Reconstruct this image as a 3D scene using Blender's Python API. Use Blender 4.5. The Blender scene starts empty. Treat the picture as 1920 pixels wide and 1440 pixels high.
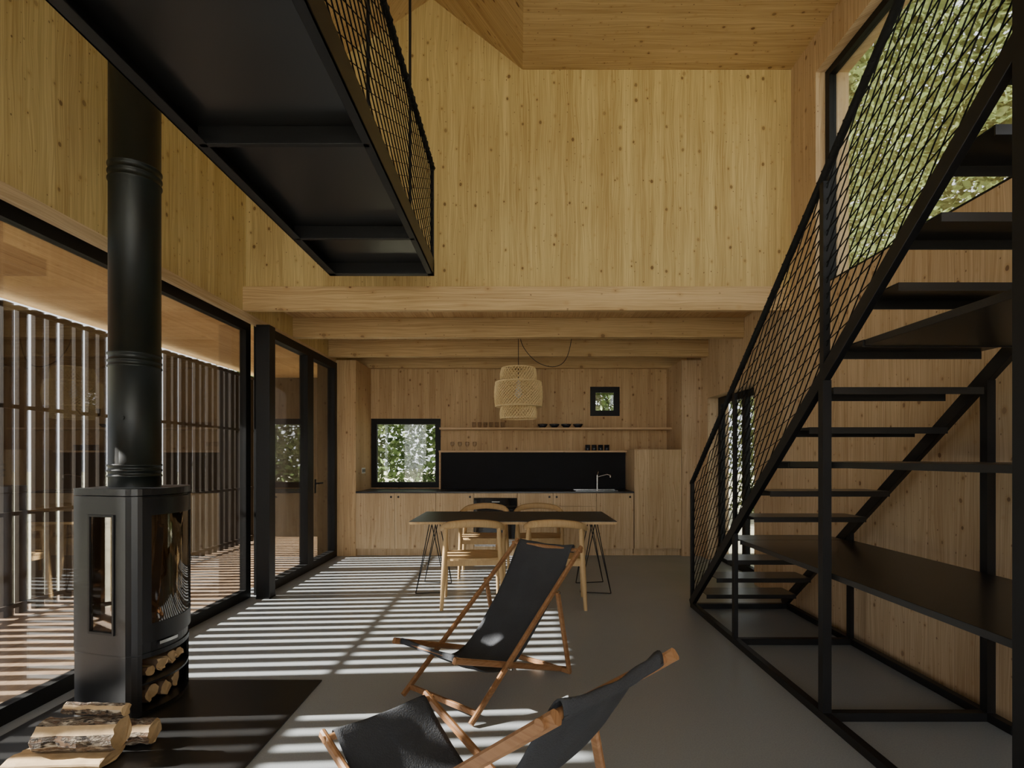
import bpy, math, random
from mathutils import Vector, Matrix
random.seed(7)
C = bpy.context.scene.collection

# ------------------------------------------------------------------ materials
def new_mat(name):
    m = bpy.data.materials.new(name); m.use_nodes = True
    nt = m.node_tree; nt.nodes.clear()
    out = nt.nodes.new('ShaderNodeOutputMaterial')
    b = nt.nodes.new('ShaderNodeBsdfPrincipled')
    nt.links.new(b.outputs[0], out.inputs[0])
    return m, nt, b, out
def mth(nt, op, a, b=None, c=None):
    n = nt.nodes.new('ShaderNodeMath'); n.operation = op
    for i, v in enumerate((a, b, c)):
        if v is None: continue
        if isinstance(v, (int, float)): n.inputs[i].default_value = v
        else: nt.links.new(v, n.inputs[i])
    return n.outputs[0]
def comb(nt, x, y, z):
    n = nt.nodes.new('ShaderNodeCombineXYZ')
    for i, v in enumerate((x, y, z)):
        if isinstance(v, (int, float)): n.inputs[i].default_value = v
        else: nt.links.new(v, n.inputs[i])
    return n.outputs[0]
def mixc(nt, f, a, b, mode='MIX'):
    n = nt.nodes.new('ShaderNodeMix'); n.data_type = 'RGBA'; n.blend_type = mode
    if isinstance(f, (int, float)): n.inputs[0].default_value = f
    else: nt.links.new(f, n.inputs[0])
    for i, v in ((6, a), (7, b)):
        if isinstance(v, tuple): n.inputs[i].default_value = (*v[:3], 1)
        else: nt.links.new(v, n.inputs[i])
    return n.outputs[2]
def noise(nt, vec, scale, detail=3, rough=.5):
    n = nt.nodes.new('ShaderNodeTexNoise'); n.inputs['Scale'].default_value = scale
    n.inputs['Detail'].default_value = detail; n.inputs['Roughness'].default_value = rough
    nt.links.new(vec, n.inputs['Vector']); return n.outputs['Fac']
def maprange(nt, v, a, b, c=0., d=1.):
    n = nt.nodes.new('ShaderNodeMapRange'); n.interpolation_type = 'SMOOTHSTEP'
    nt.links.new(v, n.inputs[0])
    for i, x in zip((1, 2, 3, 4), (a, b, c, d)): n.inputs[i].default_value = x
    return n.outputs[0]

def plain(name, col, rough=.5, metal=0., var=.12, scale=6., bump=0., spec=.5):
    m, nt, b, o = new_mat(name)
    tc = nt.nodes.new('ShaderNodeTexCoord')
    f = noise(nt, tc.outputs['Object'], scale, 4)
    lo = tuple(c * (1 - var) for c in col); hi = tuple(min(1, c * (1 + var)) for c in col)
    nt.links.new(mixc(nt, f, lo, hi), b.inputs['Base Color'])
    b.inputs['Roughness'].default_value = rough; b.inputs['Metallic'].default_value = metal
    b.inputs['Specular IOR Level'].default_value = spec
    if bump:
        bp = nt.nodes.new('ShaderNodeBump'); bp.inputs['Strength'].default_value = bump
        bp.inputs['Distance'].default_value = .01
        nt.links.new(noise(nt, tc.outputs['Object'], scale * 20, 3), bp.inputs['Height'])
        nt.links.new(bp.outputs[0], b.inputs['Normal'])
    return m

def wood(name, col, axis='Z', width=.095, knots=1., rough=.6, dens=6.8, contrast=1., seam=.2):
    m, nt, b, o = new_mat(name)
    tc = nt.nodes.new('ShaderNodeTexCoord'); sp = nt.nodes.new('ShaderNodeSeparateXYZ')
    nt.links.new(tc.outputs['Object'], sp.inputs[0])
    X, Y, Z = sp.outputs
    if axis == 'Z': ac, al = mth(nt, 'ADD', X, Y), Z
    elif axis == 'X': ac, al = mth(nt, 'ADD', Y, Z), X
    else: ac, al = mth(nt, 'ADD', X, Z), Y
    u = mth(nt, 'DIVIDE', ac, width); idn = mth(nt, 'FLOOR', u); fr = mth(nt, 'FRACT', u)
    wn = nt.nodes.new('ShaderNodeTexWhiteNoise'); wn.noise_dimensions = '1D'
    nt.links.new(idn, wn.inputs['W']); rnd = wn.outputs['Value']
    off = mth(nt, 'MULTIPLY', rnd, 37.)
    al2 = mth(nt, 'ADD', al, off)
    wob = noise(nt, comb(nt, mth(nt, 'MULTIPLY', ac, 5.), al2, 0.), 1.3, 2)
    gx = mth(nt, 'ADD', mth(nt, 'MULTIPLY', ac, 110.), mth(nt, 'MULTIPLY', wob, 9.))
    g1 = noise(nt, comb(nt, gx, mth(nt, 'MULTIPLY', al2, 1.6), off), 1., 3, .6)
    big = noise(nt, comb(nt, mth(nt, 'MULTIPLY', ac, 14.), mth(nt, 'MULTIPLY', al2, .6), off), 1., 2)
    patch = noise(nt, tc.outputs['Object'], .8, 2)
    tone = mth(nt, 'ADD', mth(nt, 'MULTIPLY', mth(nt, 'SUBTRACT', g1, .5), 2.1 * contrast),
               mth(nt, 'ADD', mth(nt, 'MULTIPLY', mth(nt, 'SUBTRACT', rnd, .5), .36 * contrast),
                   mth(nt, 'ADD', mth(nt, 'MULTIPLY', mth(nt, 'SUBTRACT', patch, .5), .8), mth(nt, 'MULTIPLY', mth(nt, 'SUBTRACT', big, .5), .7 * contrast))))
    fac = mth(nt, 'ADD', tone, .5)
    n = nt.nodes.new('ShaderNodeClamp'); nt.links.new(fac, n.inputs[0]); fac = n.outputs[0]
    dark = (col[0] * .70, col[1] * .63, col[2] * .54); light = (min(1, col[0] * 1.12), min(1, col[1] * 1.15), min(1, col[2] * 1.18))
    c = mixc(nt, fac, dark, light)
    if knots:
        wv = noise(nt, tc.outputs['Object'], 14., 2)
        for dn, big_r, thr in ((dens, .095 * knots, .25), (dens * 2.1, .075 * knots, .55)):
            v = nt.nodes.new('ShaderNodeTexVoronoi'); v.voronoi_dimensions = '2D'
            v.inputs['Scale'].default_value = dn
            nt.links.new(comb(nt, mth(nt, 'ADD', ac, mth(nt, 'MULTIPLY', wv, .014)), mth(nt, 'MULTIPLY', al, .75), 0.), v.inputs['Vector'])
            s2 = nt.nodes.new('ShaderNodeSeparateColor'); nt.links.new(v.outputs['Color'], s2.inputs[0])
            rad = mth(nt, 'MULTIPLY', mth(nt, 'POWER', s2.outputs[0], 2.), big_r)
            d = mth(nt, 'SUBTRACT', v.outputs['Distance'], rad)
            k = maprange(nt, d, -.014, .012, 1., 0.)
            k = mth(nt, 'MULTIPLY', k, mth(nt, 'GREATER_THAN', s2.outputs[0], thr))
            if dn == dens:
                halo = maprange(nt, d, 0., .12, .38, 0.)
                c = mixc(nt, halo, c, (col[0] * .74, col[1] * .60, col[2] * .45))
            c = mixc(nt, mth(nt, 'MULTIPLY', k, mth(nt, 'ADD', mth(nt, 'MULTIPLY', s2.outputs[1], .6), .3)), c, (col[0] * .25, col[1] * .17, col[2] * .14))
    if seam:
        e = mth(nt, 'LESS_THAN', fr, .0018 / width)
        c = mixc(nt, mth(nt, 'MULTIPLY', e, min(1, seam * 2)), c, (col[0] * .3, col[1] * .25, col[2] * .2))
    nt.links.new(c, b.inputs['Base Color'])
    b.inputs['Roughness'].default_value = rough; b.inputs['Specular IOR Level'].default_value = .25
    bp = nt.nodes.new('ShaderNodeBump'); bp.inputs['Strength'].default_value = .12; bp.inputs['Distance'].default_value = .004
    nt.links.new(g1, bp.inputs['Height']); nt.links.new(bp.outputs[0], b.inputs['Normal'])
    return m

def glass(name, tint=(1, 1, 1), refl=.9, base=.06):
    m = bpy.data.materials.new(name); m.use_nodes = True; nt = m.node_tree; nt.nodes.clear()
    out = nt.nodes.new('ShaderNodeOutputMaterial'); t = nt.nodes.new('ShaderNodeBsdfTransparent')
    g = nt.nodes.new('ShaderNodeBsdfGlossy'); mx = nt.nodes.new('ShaderNodeMixShader'); lw = nt.nodes.new('ShaderNodeLayerWeight')
    t.inputs[0].default_value = (*tint, 1); g.inputs['Roughness'].default_value = .01
    lw.inputs[0].default_value = .35
    f = mth(nt, 'ADD', mth(nt, 'MULTIPLY', lw.outputs['Fresnel'], .45 * refl), base)
    nt.links.new(f, mx.inputs[0]); nt.links.new(t.outputs[0], mx.inputs[1]); nt.links.new(g.outputs[0], mx.inputs[2])
    nt.links.new(mx.outputs[0], out.inputs[0]); return m

M = {}
M['wall'] = wood('spruce_wall', (.63, .48, .215), 'Z')
M['wallwarm'] = wood('spruce_wall_warm', (.60, .415, .225), 'Z')
M['wallpink'] = wood('spruce_wall_rosy', (.61, .45, .285), 'Z', .2, seam=.4)
M['ceil'] = wood('spruce_ceiling', (.58, .41, .20), 'X', .11)
M['ceilw'] = wood('spruce_ceiling_warm', (.58, .38, .19), 'Y', .11)
M['beam'] = wood('spruce_beam', (.63, .45, .24), 'X', .5, .8, dens=3.5, seam=0)
M['trim'] = wood('spruce_trim', (.66, .50, .31), 'Y', .5, .5, dens=2., seam=0)
M['cab'] = wood('spruce_cabinet', (.67, .50, .31), 'Z', .14, .9, seam=.1)
M['shelf'] = wood('spruce_shelf', (.72, .51, .31), 'X', .5, .5, seam=0)
M['porch'] = wood('porch_soffit', (.62, .38, .18), 'Y', .12, .6)
M['deck'] = wood('deck_board', (.32, .22, .14), 'Y', .12, .5, seam=.9)
M['slat'] = wood('weathered_slat', (.042, .028, .018), 'Z', .150, .6, contrast=1.8, seam=0)
M['teak'] = wood('oiled_hardwood', (.30, .155, .072), 'Y', .09, 0, rough=.42, seam=0)
M['oak'] = wood('pale_oak', (.58, .40, .20), 'Z', .3, 0, rough=.45, contrast=.6, seam=0)
M['black'] = plain('black_steel', (.008, .008, .009), .45, 0, .2, 5, spec=.35)
M['blackm'] = plain('black_satin_plate', (.017, .017, .017), .30, 0, .25, 2)
M['frame'] = plain('black_window_frame', (.008, .008, .008), .5, spec=.25)
M['stove'] = plain('black_cast_iron', (.009, .0095, .011), .34, .0, .15, 8, bump=.02)
M['flue'] = plain('black_enamel_pipe', (.007, .010, .009), .42, .0, .2, 3, spec=.4)
M['net'] = plain('black_rope', (.010, .010, .010), .8, spec=.2)
M['canvas'] = plain('charcoal_canvas', (.034, .037, .043), .9, 0, .25, 9, bump=.3)
M['tabletop'] = plain('dark_linoleum', (.035, .036, .034), .35, 0, .15, 4)
M['worktop'] = plain('black_laminate', (.022, .022, .024), .35)
M['splash'] = plain('black_panel', (.013, .013, .015), .7, spec=.2)
M['chrome'] = plain('brushed_steel', (.6, .6, .6), .25, 1.)
M['white'] = plain('white_plastic', (.75, .74, .7), .4)
M['navy'] = plain('dark_glazed_ceramic', (.02, .025, .035), .2)
M['lining'] = plain('firebrick', (.42, .32, .19), .85, 0, .4, 12)
M['cut'] = plain('split_wood', (.55, .38, .20), .75, 0, .4, 18, bump=.3)
M['bark'] = plain('brown_bark', (.16, .10, .06), .9, 0, .5, 25, bump=.6)
M['glass'] = glass('window_glass', base=.07)
M['glassdk'] = glass('stove_glass', (.68, .60, .50), 1.2, .14)
M['cup'] = glass('drinking_glass', (.99, .99, .99), .5, .04)
M['ovenglass'] = plain('oven_glass', (.01, .01, .011), .08)
M['bamboo'] = plain('woven_bamboo', (.80, .60, .32), .6, 0, .3, 40)
M['ground'] = plain('forest_ground', (.50, .48, .34), .95, 0, .5, 1.5)

def birch():
    m, nt, b, o = new_mat('birch_bark'); tc = nt.nodes.new('ShaderNodeTexCoord')
    mp = nt.nodes.new('ShaderNodeMapping'); mp.inputs['Scale'].default_value = (4, 11, 11)
    nt.links.new(tc.outputs['Object'], mp.inputs[0])
    f = maprange(nt, noise(nt, mp.outputs[0], 3., 5, .7), .42, .58)
    c = mixc(nt, f, (.17, .10, .055), (.50, .41, .30))
    g = maprange(nt, noise(nt, mp.outputs[0], 8., 4), .53, .62)
    nt.links.new(mixc(nt, g, c, (.05, .035, .025)), b.inputs['Base Color']); b.inputs['Roughness'].default_value = .85
    bp = nt.nodes.new('ShaderNodeBump'); bp.inputs['Strength'].default_value = 1.; bp.inputs['Distance'].default_value = .018
    nt.links.new(f, bp.inputs['Height']); nt.links.new(bp.outputs[0], b.inputs['Normal']); return m
M['birch'] = birch()
def floor_mat():
    m, nt, b, o = new_mat('poured_grey_floor'); tc = nt.nodes.new('ShaderNodeTexCoord')
    a = noise(nt, tc.outputs['Object'], .9, 5, .6); c = noise(nt, tc.outputs['Object'], 140., 2)
    col = mixc(nt, a, (.265, .285, .295), (.32, .34, .35))
    col = mixc(nt, maprange(nt, c, .35, .75), col, (.25, .265, .275))
    nt.links.new(col, b.inputs['Base Color'])
    nt.links.new(maprange(nt, a, .3, .7, .28, .40), b.inputs['Roughness']); b.inputs['Specular IOR Level'].default_value = .4
    return m
M['floor'] = floor_mat()
def leaf_mat(name, a, b_, c_):
    m = bpy.data.materials.new(name); m.use_nodes = True; nt = m.node_tree; nt.nodes.clear()
    out = nt.nodes.new('ShaderNodeOutputMaterial'); d = nt.nodes.new('ShaderNodeBsdfDiffuse'); t = nt.nodes.new('ShaderNodeBsdfTranslucent')
    mx = nt.nodes.new('ShaderNodeMixShader'); mx.inputs[0].default_value = .4
    tc = nt.nodes.new('ShaderNodeTexCoord')
    f = maprange(nt, noise(nt, tc.outputs['Object'], 1.3, 6, .75), .35, .65)
    f2 = maprange(nt, noise(nt, tc.outputs['Object'], 7., 3), .5, .7)
    col = mixc(nt, f2, mixc(nt, f, a, b_), c_)
    nt.links.new(col, d.inputs[0]); nt.links.new(col, t.inputs[0])
    nt.links.new(d.outputs[0], mx.inputs[1]); nt.links.new(t.outputs[0], mx.inputs[2]); nt.links.new(mx.outputs[0], out.inputs[0])
    return m
M['leaf'] = leaf_mat('leaf_green', (.08, .115, .04), (.17, .22, .08), (.29, .34, .15))
M['leaf2'] = leaf_mat('leaf_pale_green', (.05, .09, .03), (.17, .24, .09), (.38, .45, .24))

# ------------------------------------------------------------------ mesh builder
class MB:
    def __init__(s): s.v = []; s.f = []; s.m = []; s.sm = []
    def add(s, vs, fs, mi=0, smooth=False):
        o = len(s.v); s.v += [Vector(p) for p in vs]
        for f in fs: s.f.append([i + o for i in f]); s.m.append(mi); s.sm.append(smooth)
    def box(s, x0, x1, y0, y1, z0, z1, mi=0):
        s.add([(x0, y0, z0), (x1, y0, z0), (x1, y1, z0), (x0, y1, z0), (x0, y0, z1), (x1, y0, z1), (x1, y1, z1), (x0, y1, z1)],
              [(3, 2, 1, 0), (4, 5, 6, 7), (0, 1, 5, 4), (1, 2, 6, 5), (2, 3, 7, 6), (3, 0, 4, 7)], mi); return s
    def bar(s, p0, p1, w, h, side=(1, 0, 0), mi=0, ch=.15):
        p0, p1 = Vector(p0), Vector(p1); d = (p1 - p0).normalized(); sd = Vector(side)
        sd = (sd - d * sd.dot(d)).normalized(); up = sd.cross(d)
        a, b = w / 2, h / 2; c = min(a, b) * ch * 2
        prof = [(-a + c, -b), (a - c, -b), (a, -b + c), (a, b - c), (a - c, b), (-a + c, b), (-a, b - c), (-a, -b + c)]
        vs = [p0 + sd * x + up * y for x, y in prof] + [p1 + sd * x + up * y for x, y in prof]
        fs = [(i, (i + 1) % 8, 8 + (i + 1) % 8, 8 + i) for i in range(8)] + [tuple(reversed(range(8))), tuple(range(8, 16))]
        s.add(vs, fs, mi); return s
    def tube(s, pts, r, n=8, mi=0, cap=True, closed=False, smooth=True, sy=1.):
        pts = [Vector(p) for p in pts]; N = len(pts); vs = []
        rr = r if isinstance(r, (list, tuple)) else [r] * N
        t0 = (pts[1] - pts[0]).normalized(); ref = Vector((0, 0, 1)) if abs(t0.z) < .9 else Vector((1, 0, 0))
        nrm = (ref - t0 * ref.dot(t0)).normalized()
        for i in range(N):
            if closed: t = (pts[(i + 1) % N] - pts[i - 1]).normalized()
            elif i == 0: t = t0
            elif i == N - 1: t = (pts[-1] - pts[-2]).normalized()
            else: t = ((pts[i + 1] - pts[i]).normalized() + (pts[i] - pts[i - 1]).normalized()).normalized()
            nrm = (nrm - t * nrm.dot(t)).normalized(); bn = t.cross(nrm)
            for k in range(n):
                a = 2 * math.pi * k / n; vs.append(pts[i] + nrm * math.cos(a) * rr[i] + bn * math.sin(a) * rr[i] * sy)
        fs = []
        for i in range(N if closed else N - 1):
            j = (i + 1) % N
            for k in range(n): fs.append((i * n + k, i * n + (k + 1) % n, j * n + (k + 1) % n, j * n + k))
        s.add(vs, fs, mi, smooth)
        if cap and not closed:
            s.add(vs[:n], [tuple(reversed(range(n)))], mi); s.add(vs[-n:], [tuple(range(n))], mi)
        return s
    def lathe(s, prof, c=(0, 0, 0), n=32, mi=0, smooth=True):
        vs = []
        for r, z in prof:
            for k in range(n):
                a = 2 * math.pi * k / n; vs.append((c[0] + r * math.cos(a), c[1] + r * math.sin(a), c[2] + z))
        fs = []
        for i in range(len(prof) - 1):
            for k in range(n): fs.append((i * n + k, i * n + (k + 1) % n, (i + 1) * n + (k + 1) % n, (i + 1) * n + k))
        s.add(vs, fs, mi, smooth); return s
    def prism(s, poly, z0, z1, mi=0, plane='XY', smooth=False):
        n = len(poly)
        def P(a, b, h): return {'XY': (a, b, h), 'XZ': (a, h, b), 'YZ': (h, a, b)}[plane]
        vs = [P(a, b, z0) for a, b in poly] + [P(a, b, z1) for a, b in poly]
        s.add(vs, [tuple(reversed(range(n))), tuple(range(n, 2 * n))] , mi)
        s.add(vs, [(i, (i + 1) % n, n + (i + 1) % n, n + i) for i in range(n)], mi, smooth); return s
    def obj(s, name, mats, root=None, label=None, cat=None, kind=None, bevel=0, group=None, recenter=True, fixn=True):
        me = bpy.data.meshes.new(name)
        if root is not None: off = Vector(root.location)
        elif recenter and kind != 'structure':
            xs = [p.x for p in s.v]; ys = [p.y for p in s.v]; zs = [p.z for p in s.v]
            off = Vector(((min(xs) + max(xs)) / 2, (min(ys) + max(ys)) / 2, min(zs)))
        else: off = Vector((0, 0, 0))
        me.from_pydata([p - off for p in s.v], [], s.f)
        if not isinstance(mats, (list, tuple)): mats = [mats]
        for m in mats: me.materials.append(M[m])
        me.polygons.foreach_set('material_index', s.m); me.polygons.foreach_set('use_smooth', s.sm)
        me.validate()
        if fixn:
            import bmesh
            bm = bmesh.new(); bm.from_mesh(me); bmesh.ops.recalc_face_normals(bm, faces=bm.faces); bm.to_mesh(me); bm.free()
        o = bpy.data.objects.new(name, me); C.objects.link(o)
        if root is not None: o.parent = root
        else: o.location = off
        if label: o['label'] = label
        if cat: o['category'] = cat
        if kind: o['kind'] = kind
        if group: o['group'] = group
        if bevel:
            b = o.modifiers.new('bevel', 'BEVEL'); b.width = bevel; b.segments = 2; b.limit_method = 'ANGLE'
        return o
def empty(name, loc, label, cat, group=None):
    o = bpy.data.objects.new(name, None); o.empty_display_size = .1; o.location = loc; C.objects.link(o)
    o['label'] = label; o['category'] = cat
    if group: o['group'] = group
    return o
def dup(root, loc, rot=None, label=None):
    def cp(o, par):
        n = o.copy(); C.objects.link(n)
        if par is not None: n.parent = par
        for c in o.children: cp(c, n)
        return n
    n = cp(root, None); n.location = loc
    if rot is not None: n.rotation_euler = (0, 0, rot)
    if label: n['label'] = label
    return n
def spline(pts, k=6):
    pts = [Vector(p) for p in pts]; P = [pts[0]] + pts + [pts[-1]]; out = []
    for i in range(1, len(P) - 2):
        a, b, c, d = P[i - 1], P[i], P[i + 1], P[i + 2]
        for j in range(k):
            t = j / k
            out.append(.5 * ((2 * b) + (-a + c) * t + (2 * a - 5 * b + 4 * c - d) * t * t + (-a + 3 * b - 3 * c + d) * t ** 3))
    out.append(pts[-1]); return out
def wall_holes(mb, axis, c0, c1, a0, a1, z0, z1, holes):
    A = sorted({a0, a1, *[h[0] for h in holes], *[h[1] for h in holes]}); Zs = sorted({z0, z1, *[h[2] for h in holes], *[h[3] for h in holes]})
    for i in range(len(A) - 1):
        for j in range(len(Zs) - 1):
            am, zm = (A[i] + A[i + 1]) / 2, (Zs[j] + Zs[j + 1]) / 2
            if any(h[0] < am < h[1] and h[2] < zm < h[3] for h in holes): continue
            if axis == 'X': mb.box(c0, c1, A[i], A[i + 1], Zs[j], Zs[j + 1])
            else: mb.box(A[i], A[i + 1], c0, c1, Zs[j], Zs[j + 1])
    return mb
S = 'structure'
# ------------------------------------------------------------------ room shell
MB().box(-2.77, 2.8, -3.2, 8.35, -.12, 0).obj('floor', 'floor', kind=S, label='smooth poured grey floor')
mb = MB(); wall_holes(mb, 'X', -2.77, -2.52, -3.2, 8.1, 0, 4.9, [(.4, 7.35, 0, 2.70)])
mb.obj('wall_left', 'wall', kind=S, label='spruce panel wall above the glazed front')
MB().box(-2.56, -2.515, .4, 7.35, 2.63, 2.70).obj('trim_1', 'trim', kind=S, label='pale wood edge above glazing')
MB().box(-2.77, -2.24, 7.35, 8.1, 0, 2.70).obj('wall_alcove_left', 'wallwarm', kind=S)
MB().box(2.25, 2.52, 7.35, 8.1, 0, 2.70).obj('wall_alcove_right', 'wallpink', kind=S)
mb = MB(); wall_holes(mb, 'X', 2.52, 2.80, -3.2, 8.1, 0, 5.1, [(.2, 4.52, 2.78, 4.62), (5.7, 7.1, 0, 2.15)])
mb.obj('wall_right', 'wallpink', kind=S, label='spruce panel wall behind the stair')
mb = MB(); wall_holes(mb, 'Y', 8.1, 8.35, -2.8, 2.8, 0, 2.92, [(-2.24, -1.18, .9, 1.95), (1.09, 1.54, 1.99, 2.435)])
mb.obj('wall_kitchen', 'wallwarm', kind=S, label='warm spruce wall behind the kitchen')
MB().prism([(-2.52, 2.92), (2.52, 2.92), (2.52, 4.94), (.04, 4.94), (-.80, 5.60), (-2.52, 4.47)], 4.93, 5.06, plane='XZ').obj('wall_gable', 'wall', kind=S, label='tall pale spruce gable wall with knots')
MB().prism([(.04, 4.94), (2.8, 4.94), (2.8, 5.12), (.04, 5.12)], -3.2, 5.06, plane='XZ').obj('ceiling', 'ceil', kind=S)
MB().prism([(.04, 4.94), (.04, 5.12), (-.80, 5.78), (-.80, 5.60)], -3.2, 5.06, plane='XZ').obj('ceiling_slope', 'ceil', kind=S)
MB().prism([(-.80, 5.60), (-.80, 5.78), (-2.77, 4.48), (-2.77, 4.305)], -3.2, 5.06, plane='XZ').obj('ceiling_slope_low', 'ceil', kind=S)
MB().box(-2.52, 2.52, 5.06, 8.1, 2.92, 3.05).obj('ceiling_kitchen', 'ceilw', kind=S)
mb = MB(); wall_holes(mb, 'Y', -3.35, -3.2, -2.8, 2.8, 0, 5.9, [(-2.2, 2.2, .3, 4.3)])
mb.obj('wall_rear', 'wall', kind=S)
for i, y in enumerate((4.87, 5.95, 7.07, 7.98)):
    MB().box(-2.52, 2.52, y, y + (.06 if i == 0 else .1), 2.701, 2.92).obj('ceiling_beam', 'beam', label='exposed pale spruce ceiling beam spanning the room' , cat='beam', group='ceiling beams', bevel=.004)
MB().box(-2.24, 2.25, 7.42, 7.44, 0, .02).obj('baseboard_kitchen', 'shelf', kind=S)

# windows ------------------------------------------------------------
def win_y(name, x0, x1, z0, z1, y, f=.07, d=.06, label=None):
    m = MB(); m.box(x0, x1, y, y + d, z0, z0 + f); m.box(x0, x1, y, y + d, z1 - f, z1)
    m.box(x0, x0 + f, y, y + d, z0 + f, z1 - f); m.box(x1 - f, x1, y, y + d, z0 + f, z1 - f)
    o = m.obj(name, 'frame', kind=S, label=label)
    MB().box(x0 + f, x1 - f, y + d / 2, y + d / 2 + .006, z0 + f, z1 - f).obj('window_pane', 'glass', root=o); return o
def win_x(name, y0, y1, z0, z1, x, f=.07, d=.06, mull=(), label=None, mw=.09):
    m = MB(); m.box(x, x + d, y0, y1, z0, z0 + f); m.box(x, x + d, y0, y1, z1 - f, z1)
    m.box(x, x + d, y0, y0 + f, z0 + f, z1 - f); m.box(x, x + d, y1 - f, y1, z0 + f, z1 - f)
    for q in mull: m.box(x, x + d, q - mw / 2, q + mw / 2, z0 + f, z1 - f)
    o = m.obj(name, 'frame', kind=S, label=label)
    MB().box(x + d / 2, x + d / 2 + .006, y0 + f, y1 - f, z0 + f, z1 - f).obj('window_pane', 'glass', root=o); return o
win_y('window_1', -2.24, -1.18, .9, 1.95, 8.12, .085, label='square black-framed kitchen window')
win_y('window_2', 1.09, 1.54, 1.99, 2.435, 8.12, .085, label='small square black-framed window')
win_x('window_3', .4, 5.18, 0, 2.66, -2.66, .09, label='tall fixed glazing onto the porch')
w = win_x('door_1', 5.24, 7.35, 0, 2.66, -2.60, .09, .10, mull=(6.42,), mw=.18, label='black-framed glazed porch door')
m = MB(); m.bar((-2.50, 6.56, 1.04), (-2.45, 6.56, 1.04), .02, .02, (0, 1, 0)); m.bar((-2.455, 6.56, 1.04), (-2.455, 6.69, 1.04), .018, .018); m.box(-2.502, -2.494, 6.54, 6.58, .92, 1.09)
m.obj('door_handle', 'frame', root=w, label='black lever handle')
win_x('window_4', .2, 4.52, 2.78, 4.62, 2.60, .06, .06, label='large high window onto trees')
win_x('door_2', 5.7, 7.1, 0, 2.15, 2.66, .09, .06, mull=(6.3,), label='black-framed glazed side door')
win_y('rear_fill_window', -2.2, 2.2, .3, 4.3, -3.3, .07)  # unseen window added behind the camera to let fill light in

# porch ---------------------------------------------------------------
MB().box(-4.6, -2.77, -2, 9.5, -.14, -.02).obj('porch_deck', 'deck', label='brown timber porch deck', cat='deck')
MB().box(-4.55, -2.77, -2, 9.5, 2.76, 2.90).obj('porch_ceiling', 'porch', label='orange-brown timber porch soffit', cat='ceiling')
m = MB(); y = -1.9; k = 0
while y < 9.3:
    wd = .088 + .010 * random.random()
    m.box(-4.44 + .008 * (k % 2), -4.40 + .008 * (k % 2), y, y + wd, -.018, 2.70); y += .150; k += 1
for z in (.05, .85, 1.78, 2.64): m.box(-4.39, -4.365, -1.9, 9.3, z, z + .035)
m.obj('slat_screen', 'slat', label='dark weathered vertical timber slat screen along porch', cat='screen')
MB().box(-4.5, -2.78, 9.32, 9.4, -.018, 2.755).obj('porch_end_wall', 'slat', label='unseen dark end wall added to shut light out of the porch', cat='wall')
MB().box(-4.5, -2.78, -2.0, -1.93, -.018, 2.755).obj('porch_end_wall', 'slat', label='unseen dark end wall added to shut light out of the porch', cat='wall')  # near end is out of view, closed off to keep sky light out
MB().box(-60, 60, -60, 60, -.3, -.2).obj('ground', 'ground', kind=S, label='pale forest ground')

def foliage(name, x0, x1, y0, y1, z0, z1, n, s, seed, label, mat='leaf'):
    r = random.Random(seed); m = MB(); vs = []; fs = []
    cl = [(r.uniform(x0, x1), r.uniform(y0, y1), r.uniform(z0, z1), r.uniform(.4, 1.1)) for _ in range(n // 60)]
    g = lambda k: max(-1.1, min(1.1, r.gauss(0, k)))
    for i in range(n):
        c = cl[r.randrange(len(cl))]
        p = Vector((c[0] + g(.5) * c[3], c[1] + g(.5) * c[3], c[2] + g(.35) * c[3]))
        a = Vector((r.gauss(0, 1), r.gauss(0, 1), r.gauss(0, .6))).normalized(); b = a.cross(Vector((r.gauss(0, 1), r.gauss(0, 1), r.gauss(0, 1)))).normalized()
        q = s * r.uniform(.6, 1.3); o = len(vs)
        vs += [p, p + a * q * .5 + b * q * .3, p + a * q, p + a * q * .5 - b * q * .3]; fs.append((o, o + 1, o + 2, o + 3))
    m.v = vs; m.f = fs; m.m = [0] * len(fs); m.sm = [False] * len(fs)
    o = m.obj(name, mat, label=label, cat='trees', fixn=False); o['kind'] = 'stuff'; return o
foliage('tree_foliage', 6.0, 8.5, 0, 15, -.2, 11, 140000, .15, 3, 'dense sunlit green leaves outside the high window')
foliage('tree_foliage', -7, 3.2, 12.5, 14.5, -.2, 6, 70000, .15, 5, 'dense sunlit green shrubs outside the kitchen windows', 'leaf2')

# ------------------------------------------------------------------ steel column, walkway
m = MB(); m.box(-2.515, -2.385, 5.11, 5.235, .012, 2.63); m.box(-2.515, -2.38, 5.10, 5.235, 0, .012)
m.obj('steel_column', 'black', label='square black steel column beside the glazed door', cat='column', bevel=.004)

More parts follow.
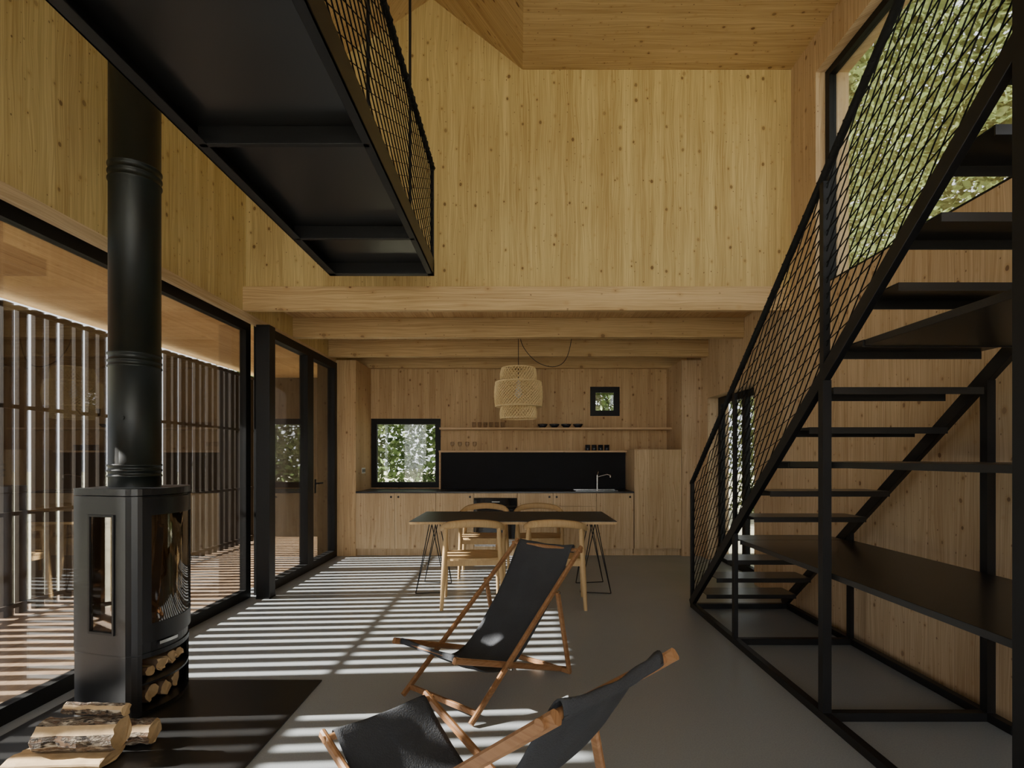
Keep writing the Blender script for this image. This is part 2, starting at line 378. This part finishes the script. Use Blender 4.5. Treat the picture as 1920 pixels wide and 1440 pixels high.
W = empty('walkway', (-1.085, 2, 2.80), 'suspended black steel walkway with rope net railing', 'walkway')
m = MB(); x0, x1 = -1.50, -.67
m.box(x0, x0 + .012, -3.19, 4.25, 2.80, 2.93); m.box(x0, x0 + .06, -3.19, 4.25, 2.80, 2.808)
m.box(x1 - .012, x1, -3.19, 4.25, 2.80, 2.93); m.box(x1 - .05, x1, -3.19, 4.25, 2.80, 2.808)
m.box(x0, x1, 4.19, 4.25, 2.80, 2.92)
for yc in (3.52, 2.46, 1.40, .34, -.72, -1.78): m.box(x0 + .02, x1 - .02, yc, yc + .03, 2.80, 2.885)
m.obj('frame', 'black', root=W, bevel=.003)
MB().box(x0 + .012, x1 - .012, -3.19, 4.19, 2.885, 2.905).obj('deck_plate', 'blackm', root=W)
def net(mb, f, L, H, a=.036, b=.06, r=.0026):
    nst = int(L / (2 * a)); nv = max(2, int(round(H / b)))
    for i in range(nst + 1):
        u0 = i * 2 * a; pts = []
        for j in range(nv + 1):
            sg = 1 if (j + i) % 2 else -1
            uu = min(max(u0 + sg * a, 0), L); pts.append(f(uu, H * j / nv))
        mb.tube(pts, r, 4, cap=False, smooth=False)
    return mb
m = net(MB(), lambda u, v: (x1 - .01, 4.23 - u, 2.93 + v), 5.0, .72, .036, .036, .0035); m.obj('safety_net', 'net', root=W, fixn=False, label='black diamond rope net')
m = MB(); m.tube([(x1 - .01, 4.24, 3.65), (x1 - .01, -3.1, 3.65)], .018, 8)
hp = [(x1 - .01 + .016 * math.cos(t * 1.1), 4.24 - t * .012, 3.65 + .016 * math.sin(t * 1.1)) for t in range(0, 330)]
m.tube(hp, .008, 5, cap=False); m.obj('handrail', 'net', root=W)
for yy in (4.22,): MB().box(x1 - .025, x1, yy - .01, yy + .02, 2.93, 3.65).obj('post', 'black', root=W)
for yy in (3.47, 2.5, .34): MB().tube([(x1 - .035, yy, 2.81), (x1 - .035, yy, 5.49)], .009, 8).obj('hanger_rod', 'black', root=W)

# ------------------------------------------------------------------ staircase
ST = empty('staircase', (1.99, 3.2, 0), 'open black steel staircase with folded treads and rope net', 'staircase')
XL, XR = 1.56, 2.42; sl = .831; y_at = lambda z: 4.88 - z / sl; z_at = lambda y: (4.88 - y) * sl
for x in (XL + .02, XR): MB().bar((x, 4.86, .03), (x, y_at(2.86), 2.86), .035, .07, (1, 0, 0), ch=.05).obj('stringer', 'black', root=ST)
m = MB()
for x in (XL + .02, XR): m.box(x - .022, x + .022, 1.2, 4.84, 0, .045)
for yc in (4.80, 3.87, 2.75, 1.66): m.box(XL + .04, XR - .02, yc - .022, yc + .022, 0, .045)
m.obj('base_frame', 'black', root=ST, bevel=.003)
for x in (XL + .02, XR):
    for yc in (3.89, 2.75):
        wd = .022 if yc < 3.5 else .014
        MB().box(x - wd, x + wd, yc - .022, yc + .022, .045, z_at(yc) - .02).obj('post', 'black', root=ST)
        if x < 2: MB().box(x - wd * .8, x + wd * .8, yc - .018, yc + .018, z_at(yc), z_at(yc) + 1.0).obj('railing_post', 'black', root=ST)
MB().box(XL, XL + .045, 1.645, 1.685, .045, 4.9).obj('post', 'black', root=ST)
MB().box(XR - .022, XR + .022, 1.645, 1.685, .045, 2.6).obj('post', 'black', root=ST)
MB().box(XL + .005, XL + .035, 4.83, 4.86, .06, 1.13).obj('railing_post', 'black', root=ST)
for n in range(1, 15):
    z = .19 * n; yc = y_at(z); a, b = yc - .12, yc + .13
    m = MB(); m.box(XL + .04, XR - .06, a, b, z - .006, z); m.box(XL + .04, XR - .06, a, a + .006, z - .035, z - .006); m.box(XL + .04, XR - .06, b - .006, b, z - .045, z - .006)
    m.obj('tread', 'blackm', root=ST)
for n, e in ((4, 1.3), (7, 1.3), (10, 1.3)):
    z = .19 * n
    m = MB(); m.box(XL + .045, XR - .02, e, y_at(z) - .125, z - .03, z); m.obj('shelf_plate', 'blackm', root=ST, bevel=.002, label='long black plate shelf under the stair')
Ln = 3.62
m = net(MB(), lambda u, v: (XL + .02, 4.83 - u, z_at(4.83 - u) + .03 + v), Ln, .97, .040, .040, .0038)
m.obj('safety_net', 'net', root=ST, fixn=False, label='black diamond rope net')
m = MB(); p0 = Vector((XL + .02, 4.86, 1.0 + .12)); p1 = Vector((XL + .02, 1.2, z_at(1.2) + 1.0)); 
m.tube([p0, p1], .02, 10)
d = p1 - p0; nn = 420; up = Vector((0, sl, 1)).normalized()
m.tube([p0 + d * (t / nn) + Vector((1, 0, 0)) * .016 * math.cos(t * 1.2) + up * .016 * math.sin(t * 1.2) for t in range(nn)], .008, 5, cap=False)
m.obj('handrail', 'net', root=ST, label='black handrail wound with rope')

# ------------------------------------------------------------------ hearth + stove
MB().box(-2.50, -1.19, 1.3, 3.23, 0, .008).obj('hearth_plate', 'blackm', label='flat black steel hearth plate under the stove', cat='hearth')
SV = empty('wood_stove', (-2.15, 2.98, .008), 'dark cast-iron wood stove with curved glass door', 'stove')
A, B, Cc, D, E, F = (-2.36, 2.83), (-2.02, 2.74), (-1.95, 2.765), (-1.975, 3.20), (-2.03, 3.23), (-2.36, 3.15)
SX, SY = -2.14, 2.98
arc = []
for i in range(13):
    t = i / 12; arc.append((Cc[0] + (D[0] - Cc[0]) * t + .072 * math.sin(math.pi * t) ** .8, Cc[1] + (D[1] - Cc[1]) * t))
outer = [A, B] + arc + [E, F]
def offs(poly, cx, cy, k): return [(cx + (x - cx) * k, cy + (y - cy) * k) for x, y in poly]
def wallstrip(mb, pts, z0, z1, t=.012, cx=SX, cy=SY):
    inn = offs(pts, cx, cy, 1 - t / .27); n = len(pts)
    vs = [(x, y, z0) for x, y in pts] + [(x, y, z1) for x, y in pts] + [(x, y, z0) for x, y in inn] + [(x, y, z1) for x, y in inn]
    sm = n > 8
    for i in range(n - 1):
        mb.add(vs, [(i, i + 1, n + i + 1, n + i), (2 * n + i + 1, 2 * n + i, 3 * n + i, 3 * n + i + 1), (n + i, n + i + 1, 3 * n + i + 1, 3 * n + i), (i + 1, i, 2 * n + i, 2 * n + i + 1)]) if not sm else None
    if sm:
        mb.add(vs[:2 * n], [(i, i + 1, n + i + 1, n + i) for i in range(n - 1)], 0, True)
        mb.add(vs[2 * n:], [(i + 1, i, n + i, n + i + 1) for i in range(n - 1)], 0, True)
        mb.add(vs, [q for i in range(n - 1) for q in ((n + i, n + i + 1, 3 * n + i + 1, 3 * n + i), (i + 1, i, 2 * n + i, 2 * n + i + 1))])
    mb.add(vs, [(0, n, 3 * n, 2 * n), (n - 1, 3 * n - 1, 4 * n - 1, 2 * n - 1)])
    return mb
ab = Vector((B[0] - A[0], B[1] - A[1], 0)).normalized(); nb = Vector((ab.y, -ab.x, 0)); nb = nb if nb.y < 0 else -nb
def onAB(t, z, d): p = Vector((A[0], A[1], z)) + ab * t + nb * d; return p
def quadbox(mb, t0, t1, z0, z1, d0, d1):
    vs = [onAB(t, z, d) for d in (d0, d1) for t, z in ((t0, z0), (t1, z0), (t1, z1), (t0, z1))]
    mb.add(vs, [(0, 1, 2, 3), (7, 6, 5, 4), (0, 4, 5, 1), (1, 5, 6, 2), (2, 6, 7, 3), (3, 7, 4, 0)]); return mb
LAB = math.hypot(B[0] - A[0], B[1] - A[1])
BC = [B, (B[0] + .03, B[1] + .002), (B[0] + .055, B[1] + .012), Cc]
m = MB(); wallstrip(m, [D, E, F, A], .33, 1.15); wallstrip(m, BC, .33, 1.15)
quadbox(m, 0, .115, .33, 1.15, -.012, 0); quadbox(m, .27, LAB, .33, 1.15, -.012, 0); quadbox(m, .115, .27, .33, .44, -.012, 0); quadbox(m, .115, .27, 1.045, 1.15, -.012, 0)
m.prism(offs(outer, SX, SY, .96), .33, .40); m.prism(offs(outer, SX, SY, .96), 1.10, 1.15)
m.obj('body', 'stove', root=SV)
m = MB(); inn = offs([D, E, F, A] + BC, SX, SY, .99)
wallstrip(m, inn[:5], .008, .322); wallstrip(m, inn[4:], .008, .322); m.prism(offs(outer, SX, SY, .97), .008, .03); m.prism(offs(outer, SX, SY, .97), .165, .175)
m.prism(offs(outer, SX, SY, .985), .305, .33); m.box(-2.29, -2.27, 2.86, 3.10, .03, .31); m.obj('base', 'stove', root=SV)
m = MB(); m.prism(offs([A] + BC + arc[1:] + [E, F], SX, SY, 1.01), 1.155, 1.19); m.obj('top_plate', 'stove', root=SV, bevel=.006)
m = MB(); od = offs(arc, SX, SY, 1.015); wallstrip(m, od, .385, .48); wallstrip(m, od, 1.05, 1.14); wallstrip(m, od[:2], .48, 1.05); wallstrip(m, od[-2:], .48, 1.05)
m.obj('door', 'stove', root=SV, label='curved black frame of the stove door')
m = MB(); wallstrip(m, offs(arc[1:-1], SX, SY, 1.0), .48, 1.05, .006); m.obj('door_glass', 'glassdk', root=SV)
m = MB(); m.box(-2.27, -2.25, 2.90, 3.12, .42, 1.08); m.box(-2.25, -2.03, 3.11, 3.13, .42, 1.08); m.box(-2.26, -1.99, 2.87, 3.13, .402, .42); m.obj('firebox_lining', 'lining', root=SV)
m = MB(); quadbox(m, .105, .28, .43, .442, -.002, .006); quadbox(m, .105, .28, 1.043, 1.055, -.002, .006); quadbox(m, .105, .117, .442, 1.043, -.002, .006); quadbox(m, .268, .28, .442, 1.043, -.002, .006)
m.obj('side_window_frame', 'black', root=SV)
quadbox(MB(), .115, .27, .44, 1.045, -.009, -.004).obj('side_window', 'glassdk', root=SV, label='narrow dark side glass')
m = MB(); wallstrip(m, offs(arc[2:6], SX, SY, 1.04), .362, .378, .01); m.obj('air_handle', 'chrome', root=SV, label='small steel air control')
fx, fy = -2.17, 3.02; fr_ = .124; m = MB(); prof = [(fr_, 1.19)]
for zc in (1.25, 1.28, 1.31, 1.86, 1.89, 1.93, 2.90, 2.94, 2.98):
    prof += [(fr_, zc - .008), (fr_ + .006, zc - .004), (fr_ + .006, zc + .004), (fr_, zc + .008)]
prof = sorted(set(prof), key=lambda p: p[1]) + [(fr_, 4.66)]
m.lathe([(r, z) for r, z in prof], (fx, fy, 0), 40); m.obj('flue_pipe', 'flue', root=SV, label='tall black flue pipe with ringed joints')
m = MB(); m.tube([(fx + .02, fy - .121, 1.57), (fx + .02, fy - .129, 1.57)], .012, 12); m.obj('pipe_plug', 'flue', root=SV)

def split_log(r, L, seed, bark='bark', lab='split log', group='firewood', cut1=.78, a1=None):
    rd = random.Random(seed); poly = []
    if a1 is None: a1 = rd.uniform(0, 6.28)
    for i in range(18):
        a = 2 * math.pi * i / 18
        q = r * rd.uniform(.94, 1.05)
        cc = math.cos(a - a1)
        if cc > .2: q = min(q, r * cut1 / cc)
        poly.append((q * math.cos(a), q * math.sin(a), cc > cut1 - .02))
    K = len(poly); R = 8; vs = []
    for k in range(R):
        x = -L / 2 + L * k / (R - 1); sc = rd.uniform(.94, 1.04)
        oy, oz = rd.uniform(-.004, .004), rd.uniform(-.003, .003)
        for (a, b, _) in poly: vs.append((x + (rd.uniform(-.008, .008) if k in (0, R - 1) else 0), a * sc + oy, b * sc + oz))
    m = MB()
    for k in range(R - 1):
        for i in range(K):
            j = (i + 1) % K
            m.add([vs[k * K + i], vs[k * K + j], vs[(k + 1) * K + j], vs[(k + 1) * K + i]], [(0, 1, 2, 3)], 1 if poly[i][2] and poly[j][2] else 0)
    m.add(vs[:K], [tuple(reversed(range(K)))], 1); m.add(vs[-K:], [tuple(range(K))], 1)
    return m.obj('firewood_log', [bark, 'cut'], label=lab, cat='log', group=group, recenter=False)
def place(o, loc, rot, sc=(1, 1, 1)): o.location = loc; o.rotation_euler = rot; o.scale = sc
for i, (yy, zz, r) in enumerate([(2.885, .080, .046), (2.985, .076, .042), (3.08, .078, .042), (2.95, .222, .042), (2.870, .213, .032), (3.035, .218, .036), (3.112, .215, .034)]):
    o = split_log(r, .24, i, lab='split firewood log stored inside the stove base', group='firewood in the stove base', cut1=.6)
    place(o, (-2.10 + .012 * (i % 2), yy, zz), (0, 0, random.uniform(-.03, .03)))
o = split_log(.085, .40, 21, 'cut', 'flat split birch plank lying on the hearth plate', 'birch logs on the hearth'); place(o, (-1.99, 2.34, .038), (0, 0, .06), (1, 1, .28))
for loc, r, L, rz, sd, lab in [((-1.93, 2.36, .130), .068, .34, .06, 22, 'thick birch log with papery bark on the stack'),
            ((-1.90, 2.40, .222), .028, .27, -.05, 23, 'thin birch split balanced on top of the stack'),
            ((-1.785, 2.50, .068), .054, .15, .1, 24, 'split birch log beside the stack')]:
    o = split_log(r, L, sd, 'birch', lab, 'birch logs on the hearth', .85, 2.4); place(o, loc, (0, 0, rz))

# ------------------------------------------------------------------ deck chairs
def deckchair():
    R = empty('deck_chair', (0, 0, 0), 'folding hardwood deck chair with charcoal canvas sling', 'deck chair', 'deck chairs')
    for sx in (-1, 1):
        MB().bar((sx * .25, 0, .015), (sx * .25, 1.03, .815), .022, .034, (1, 0, 0), ch=.3).obj('back_rail', 'teak', root=R)
        MB().bar((sx * .222, -.085, .371), (sx * .222, .88, .018), .022, .034, (1, 0, 0), ch=.3).obj('seat_rail', 'teak', root=R)
        MB().bar((sx * .276, .72, .575), (sx * .276, .85, .018), .020, .034, (1, 0, 0), ch=.3).obj('prop_leg', 'teak', root=R)
        for y, z in ((.275, .226), (.725, .570)):
            MB().tube([(sx * .264, y, z), (sx * .290, y, z)], .008, 10).obj('bolt', 'chrome', root=R)
    MB().tube([(-.27, 1.0, .795), (.27, 1.0, .795)], .014, 10).obj('top_bar', 'teak', root=R)
    MB().tube([(-.235, -.05, .362), (.235, -.05, .362)], .013, 10).obj('front_bar', 'teak', root=R)
    MB().bar((-.25, .05, .05), (.25, .05, .05), .018, .03, (0, 1, 0)).obj('crossbar', 'teak', root=R)
    MB().bar((-.29, .84, .03), (.29, .84, .03), .018, .03, (0, 1, 0)).obj('crossbar', 'teak', root=R)
    pr = spline([(0, -.064, .354), (0, -.047, .379), (0, .06, .296), (0, .20, .206), (0, .33, .178), (0, .47, .222), (0, .66, .392), (0, .85, .60), (0, .99, .813), (0, 1.018, .796), (0, 1.0, .775)], 7)
    nx = 18; vs = []; n = len(pr)
    for lay in (0, 1):
        for i, p in enumerate(pr):
            t = i / (n - 1); env = math.sin(math.pi * min(1, max(0, t)))
            for k in range(nx + 1):
                u = k / nx * 2 - 1; sag = -.026 * (1 - u * u) * env
                sag += .0035 * env * math.sin(u * 9 + t * 14) + .003 * env * math.sin(u * 4 - t * 26)
                wd = .198 + .014 * max(0, min(1, (p.y - .5) / .4)) - .006 * env
                vs.append((u * wd, p.y - sag * .5, p.z + sag + (.004 * lay)))
    fs = []; st = nx + 1; Lr = n * st
    for i in range(n - 1):
        for k in range(nx):
            a = i * st + k; fs += [(a, a + st, a + st + 1, a + 1), (Lr + a, Lr + a + 1, Lr + a + st + 1, Lr + a + st)]
        a = i * st; fs += [(a, Lr + a, Lr + a + st, a + st)]; a = i * st + nx; fs += [(a, a + st, Lr + a + st, Lr + a)]
    m = MB(); m.add(vs, fs, 0, True); m.obj('canvas_sling', 'canvas', root=R)
    return R
R = deckchair()
dup(R, (-.483, 2.0, 0), math.radians(-134.4), 'hardwood deck chair with charcoal canvas facing the stove')
R.location = (-.445, 2.84, 0); R.rotation_euler = (0, 0, math.radians(-39)); R.scale = (1.06, 1, .945)
R['label'] = 'hardwood deck chair with charcoal canvas near the dining table'

# ------------------------------------------------------------------ dining set
T = empty('dining_table', (-.05, 5.55, 0), 'long dining table with dark top on wire trestles', 'table')
m = MB(); m.box(-1.035, .935, 5.05, 6.0, .722, .745, 1); m.box(-1.035, .935, 5.05, 6.0, .745, .75, 0)
m.obj('table_top', ['tabletop', 'oak'], root=T)
for sx in (-1, 1):
    cx = -.05 + sx * .80; m = MB(); r = .0048
    for yy0, yt in ((5.30, 5.42), (5.30, 5.22), (5.80, 5.68), (5.80, 5.88)):
        m.tube([(cx + sx * .17, yy0, .006), (cx + sx * .02, yt, .715)], r, 6)
        m.tube([(cx - sx * .13, yy0 + (.05 if yy0 < 5.5 else -.05), .006), (cx - sx * .0, yt, .715)], r, 6)
    for y0 in (5.30, 5.80): m.tube([(cx + sx * .17, y0, .006), (cx - sx * .13, y0 + (.05 if y0 < 5.5 else -.05), .006)], r, 6)
    m.tube([(cx + sx * .02, 5.18, .715), (cx + sx * .02, 5.92, .715)], r, 6); m.tube([(cx, 5.18, .715), (cx, 5.92, .715)], r, 6)
    m.obj('trestle', 'black', root=T, label='thin black wire trestle')

def dchair():
    R = empty('dining_chair', (0, 0, 0), 'pale oak dining chair with curved back rail', 'chair', 'dining chairs')
    for sx in (-1, 1):
        MB().tube([(sx * .275, -.235, 0), (sx * .262, -.215, .25), (sx * .25, -.195, .44), (sx * .235, -.19, .72)], [.016, .020, .023, .019], 10).obj('leg', 'oak', root=R)
        MB().tube([(sx * .255, .235, 0), (sx * .25, .215, .25), (sx * .245, .20, .43), (sx * .262, .14, .69)], [.015, .019, .022, .017], 10).obj('leg', 'oak', root=R)
    pr = spline([(-.272, .20, .675), (-.285, .08, .69), (-.275, -.10, .715), (-.20, -.225, .755), (0, -.275, .775), (.20, -.225, .755), (.275, -.10, .715), (.285, .08, .69), (.272, .20, .675)], 5)
    n = len(pr); vs = []; fs = []
    for i, p in enumerate(pr):
        t = (pr[min(i + 1, n - 1)] - pr[max(i - 1, 0)]).normalized(); s_ = Vector((t.y, -t.x, 0)).normalized()
        h = .018 + .018 * math.sin(math.pi * i / (n - 1)); w_ = .015
        for a in range(8):
            an = 2 * math.pi * a / 8; vs.append(p + s_ * w_ * math.cos(an) + Vector((0, 0, 1)) * h * math.sin(an))
    for i in range(n - 1):
        for a in range(8): fs.append((i * 8 + a, i * 8 + (a + 1) % 8, i * 8 + 8 + (a + 1) % 8, i * 8 + 8 + a))
    fs += [tuple(reversed(range(8))), tuple(range((n - 1) * 8, n * 8))]
    m = MB(); m.add(vs, fs, 0, True); m.obj('back_rail', 'oak', root=R)
    poly = []
    for i in range(32):
        a = 2 * math.pi * i / 32; c, s_ = math.cos(a), math.sin(a)
        poly.append((.265 * abs(c) ** .45 * (1 if c > 0 else -1), .235 * abs(s_) ** .45 * (1 if s_ > 0 else -1)))
    MB().prism(poly, .435, .455).obj('seat', 'oak', root=R, bevel=.006)
    m = MB(); m.box(-.235, .235, -.20, -.18, .385, .435); m.box(-.235, .235, .185, .205, .385, .435)
    m.box(-.25, -.232, -.19, .19, .385, .435); m.box(.232, .25, -.19, .19, .385, .435); m.obj('apron', 'oak', root=R)
    return R
R = dchair(); R.location = (-.43, 4.98, 0); R.rotation_euler = (0, 0, .10)
dup(R, (.345, 4.98, 0), -.10)
dup(R, (-.40, 6.18, 0), math.pi - .04); dup(R, (.24, 6.18, 0), math.pi + .04)

# ------------------------------------------------------------------ pendant lamp
PY = 6.3
P = empty('pendant_lamp', (0, PY, 1.83), 'woven bamboo pendant lamp with three stacked tiers', 'lamp')
def weave(mb, r0, r1, z0, z1, n=44):
    for sg in (-1, 1):
        for i in range(n):
            a0 = 2 * math.pi * i / n; pts = []
            for k in range(6):
                t = k / 5; a = a0 + sg * t * .55 * (z1 - z0) / .15; bul = .012 * math.sin(math.pi * t); r = r0 + (r1 - r0) * t + .003 * sg + bul
                pts.append((r * math.cos(a), PY + r * math.sin(a), z0 + (z1 - z0) * t))
            mb.tube(pts, .0052, 3, cap=False, smooth=False)
    for z, r in ((z0, r0), (z1, r1)):
        mb.tube([(r * math.cos(2 * math.pi * k / 40), PY + r * math.sin(2 * math.pi * k / 40), z) for k in range(40)], .007, 5, closed=True)
m = MB(); weave(m, .205, .195, 2.245, 2.41, 36); weave(m, .27, .268, 1.96, 2.245, 46); weave(m, .21, .195, 1.82, 1.96, 36)
for ra, rb, z in ((.20, .268, 2.245), (.03, .195, 2.41), (.20, .268, 1.96)):
    for i in range(60):
        a = 2 * math.pi * i / 60
        m.tube([(ra * math.cos(a), PY + ra * math.sin(a), z), (rb * math.cos(a + .1), PY + rb * math.sin(a + .1), z)], .005, 3, cap=False)
m.obj('lamp_shade', 'bamboo', root=P)
m = MB(); m.tube([(0, PY, 2.20), (0, PY, 2.92)], .004, 6)
m.tube(spline([(0, PY, 2.90), (.05, PY, 2.68), (.2, PY, 2.50), (.38, PY, 2.43), (.52, PY, 2.47), (.60, PY, 2.62), (.65, PY, 2.92)], 6), .004, 6)
m.obj('cord', 'black', root=P, label='black textile cord in a loose swag')
MB().lathe([(0, 2.27), (.02, 2.26), (.022, 2.20), (.035, 2.16), (.045, 2.11), (.03, 2.07), (0, 2.06)], (0, PY, 0), 16).obj('bulb', 'white', root=P)

# ------------------------------------------------------------------ kitchen
KY = 7.35; Y0 = KY + .02
xs = [-2.24, -1.705, -1.14, -.617, -.015, .478, 1.074, 1.59]
for i in range(7):
    a, b = xs[i], xs[i + 1]
    if i == 3: continue
    r = empty('kitchen_cabinet', ((a + b) / 2, KY + .3, 0), 'low spruce kitchen cabinet with round finger hole', 'cabinet', 'base cabinets')
    MB().box(a + .001, b - .001, Y0, 8.09, .10, .868).obj('body', 'cab', root=r)
    MB().box(a + .001, b - .001, Y0 + .04, 8.0, 0, .10).obj('plinth', 'cab', root=r)
    hx = b - .05 if i % 2 == 0 else a + .05
    if i == 5:
        MB().box(a + .003, b - .003, KY, Y0 - .001, .69, .865).obj('drawer', 'cab', root=r); MB().box(a + .003, b - .003, KY, Y0 - .001, .10, .684).obj('door', 'cab', root=r)
    else:
        MB().box(a + .003, b - .003, KY, Y0 - .001, .10, .865).obj('door', 'cab', root=r)
    MB().tube([(hx, KY - .001, .815), (hx, KY + .004, .815)], .015, 14).obj('finger_hole', 'black', root=r, label='round black finger hole')
a, b = xs[3], xs[4]
r = empty('oven', ((a + b) / 2, KY + .3, 0), 'built-in black oven under the worktop', 'oven')
MB().box(a + .002, b - .002, Y0, 8.0, .0, .868).obj('body', 'cab', root=r)
MB().box(a + .004, b - .004, KY - .004, Y0 - .001, .69, .80).obj('control_panel', 'ovenglass', root=r)
MB().box(a + .25, a + .36, KY - .006, KY - .004, .742, .752).obj('display', 'white', root=r)
MB().box(a + .004, b - .004, KY - .004, Y0 - .001, .24, .685).obj('door', 'ovenglass', root=r)
m = MB(); m.tube([(a + .06, KY - .04, .645), (b - .06, KY - .04, .645)], .009, 8); m.tube([(a + .08, KY - .04, .645), (a + .08, KY - .004, .645)], .006, 6); m.tube([(b - .08, KY - .04, .645), (b - .08, KY - .004, .645)], .006, 6)
m.obj('handle', 'black', root=r)
m = MB()
for k in range(6): m.box(a + .01, b - .01, KY + .001, Y0 - .001, .135 + k * .016, .143 + k * .016)
m.obj('vent_grille', 'chrome', root=r)
MB().box(a + .004, b - .004, KY, Y0 - .001, .805, .866).obj('filler_panel', 'cab', root=r)
r = empty('tall_cabinet', (1.92, KY + .3, 0), 'taller spruce cabinet at the end of the worktop', 'cabinet')
MB().box(1.60, 2.248, Y0, 8.09, .10, 1.47).obj('body', 'cab', root=r); MB().box(1.603, 2.245, KY, Y0 - .001, .10, 1.467).obj('door', 'cab', root=r); MB().box(1.60, 2.248, Y0 + .04, 8.0, 0, .10).obj('plinth', 'cab', root=r)
MB().box(-2.24, 1.595, KY - .01, 8.09, .869, .889).obj('worktop', 'worktop', label='long thin black kitchen worktop', cat='worktop')
m = MB(); m.box(-1.15, 1.595, 7.96, 8.09, .89, 1.435); m.obj('splashback', 'splash', label='matte black splashback panel above the worktop', cat='splashback')
m = MB(); m.box(-1.175, 1.60, 7.86, 8.09, 1.436, 1.462); m.box(-1.175, -1.152, 7.90, 8.09, .89, 1.436)
m.obj('wall_shelf', 'shelf', label='long lower spruce shelf over black splashback', cat='shelf')
MB().box(-1.16, 2.248, 7.82, 8.09, 1.772, 1.80).obj('wall_shelf', 'shelf', label='long upper spruce shelf below small window', cat='shelf')
FT = empty('kitchen_faucet', (1.16, 7.85, .8895), 'slim brushed steel kitchen faucet', 'faucet')
m = MB(); m.tube([(1.16, 7.85, .8895), (1.16, 7.85, 1.10)], .014, 12); m.tube([(1.16, 7.85, 1.07), (1.29, 7.75, 1.115), (1.33, 7.72, 1.10), (1.33, 7.72, 1.07)], .010, 8); m.obj('spout', 'chrome', root=FT)
m = MB(); m.tube([(1.16, 7.85, 1.10), (1.18, 7.87, 1.15)], .007, 8); m.obj('lever', 'chrome', root=FT)
m = MB(); m.box(.80, 1.40, 7.47, 7.475, .889, .893); m.box(.80, 1.40, 7.80, 7.805, .889, .893); m.box(.80, .805, 7.475, 7.80, .889, .893); m.box(1.395, 1.40, 7.475, 7.80, .889, .893); m.box(.805, 1.395, 7.475, 7.80, .889, .8895)
m.obj('sink', 'chrome', label='flush steel sink rim in the worktop', cat='sink')
def lathe_thing(name, prof, mat, loc, label, cat, group):
    m = MB().lathe(prof, (0, 0, 0), 20); o = m.obj(name, mat, label=label, cat=cat, group=group, recenter=False); o.location = loc; return o
def row(o, locs):
    for l in locs:
        c = o.copy(); C.objects.link(c); c.location = l
tum = [(0, .003), (.028, .003), (.033, .085), (.031, .085), (.026, .008), (0, .008)]
o = lathe_thing('drinking_glass', tum, 'cup', (-.66, 7.93, 1.80), 'clear drinking glass on the upper shelf', 'glass', 'drinking glasses'); row(o, [(-.66 + .085 * i, 7.93, 1.80) for i in range(1, 6)])
wg = [(0, 0), (.03, .002), (.004, .008), (.004, .05), (.025, .065), (.034, .095), (.030, .13), (.028, .13), (.032, .095), (.02, .068), (0, .066)]
o = lathe_thing('wine_glass', wg, 'cup', (-.98, 7.93, 1.462), 'clear stemmed wine glass on the lower shelf', 'glass', 'wine glasses'); row(o, [(-.98 + .11 * i, 7.93, 1.462) for i in range(1, 4)])
bw = [(0, .0), (.035, .0), (.04, .006), (.065, .03), (.078, .055), (.074, .055), (.06, .03), (.03, .01), (0, .01)]
o = lathe_thing('bowl', bw, 'navy', (.36, 7.93, 1.80), 'dark glazed bowl on the upper shelf', 'bowl', 'dark bowls'); row(o, [(.36 + .175 * i, 7.93, 1.80) for i in range(1, 4)])
mg = [(0, 0), (.036, 0), (.038, .004), (.038, .085), (.034, .085), (.034, .008), (0, .008)]
o = lathe_thing('mug', mg, 'navy', (1.03, 7.93, 1.462), 'dark ceramic mug on the lower shelf', 'mug', 'dark mugs'); row(o, [(1.03 + .095 * i, 7.93, 1.462) for i in range(1, 4)])
m = MB(); m.box(-2.24, -2.232, 7.62, 7.78, 1.13, 1.21); r = m.obj('power_socket', 'white', label='white double wall socket with dark inserts', cat='socket')
for yy in (7.66, 7.74):
    q = MB().tube([(-2.233, yy, 1.17), (-2.229, yy, 1.17)], .026, 16); q.obj('socket_insert', 'black', root=r)

# ------------------------------------------------------------------ light + camera
wd = bpy.data.worlds.new('World'); bpy.context.scene.world = wd; wd.use_nodes = True; nt = wd.node_tree; nt.nodes.clear()
out = nt.nodes.new('ShaderNodeOutputWorld'); bg = nt.nodes.new('ShaderNodeBackground'); bg.inputs[0].default_value = (.93, .97, 1.0, 1); bg.inputs[1].default_value = 3.1
nt.links.new(bg.outputs[0], out.inputs[0])
sun = bpy.data.lights.new('sun', 'SUN'); sun.energy = 34; sun.angle = math.radians(.6); sun.color = (1, .96, .88)
so = bpy.data.objects.new('sun', sun); C.objects.link(so)
so.rotation_euler = Vector((4.82, .30, -2.70)).to_track_quat('-Z', 'Y').to_euler()
al = bpy.data.lights.new('rear_fill_light', 'AREA'); al.shape = 'RECTANGLE'; al.size = 4.6; al.size_y = 3.0; al.energy = 80; al.color = (1, .97, .9)  # added soft fill from behind the camera, not a lamp of the room
ao = bpy.data.objects.new('rear_fill_light', al); C.objects.link(ao); ao.location = (.2, -2.9, 1.8)
ao.rotation_euler = Vector((0, 1, 0)).to_track_quat('-Z', 'Y').to_euler()
cam = bpy.data.cameras.new('camera'); cam.sensor_width = 36; cam.lens = 18.75; cam.shift_x = -.00625; cam.shift_y = .0724; cam.clip_start = .05
co = bpy.data.objects.new('camera', cam); C.objects.link(co); co.location = (0, 0, 1.35); co.rotation_euler = (math.pi / 2, 0, 0)
bpy.context.scene.camera = co
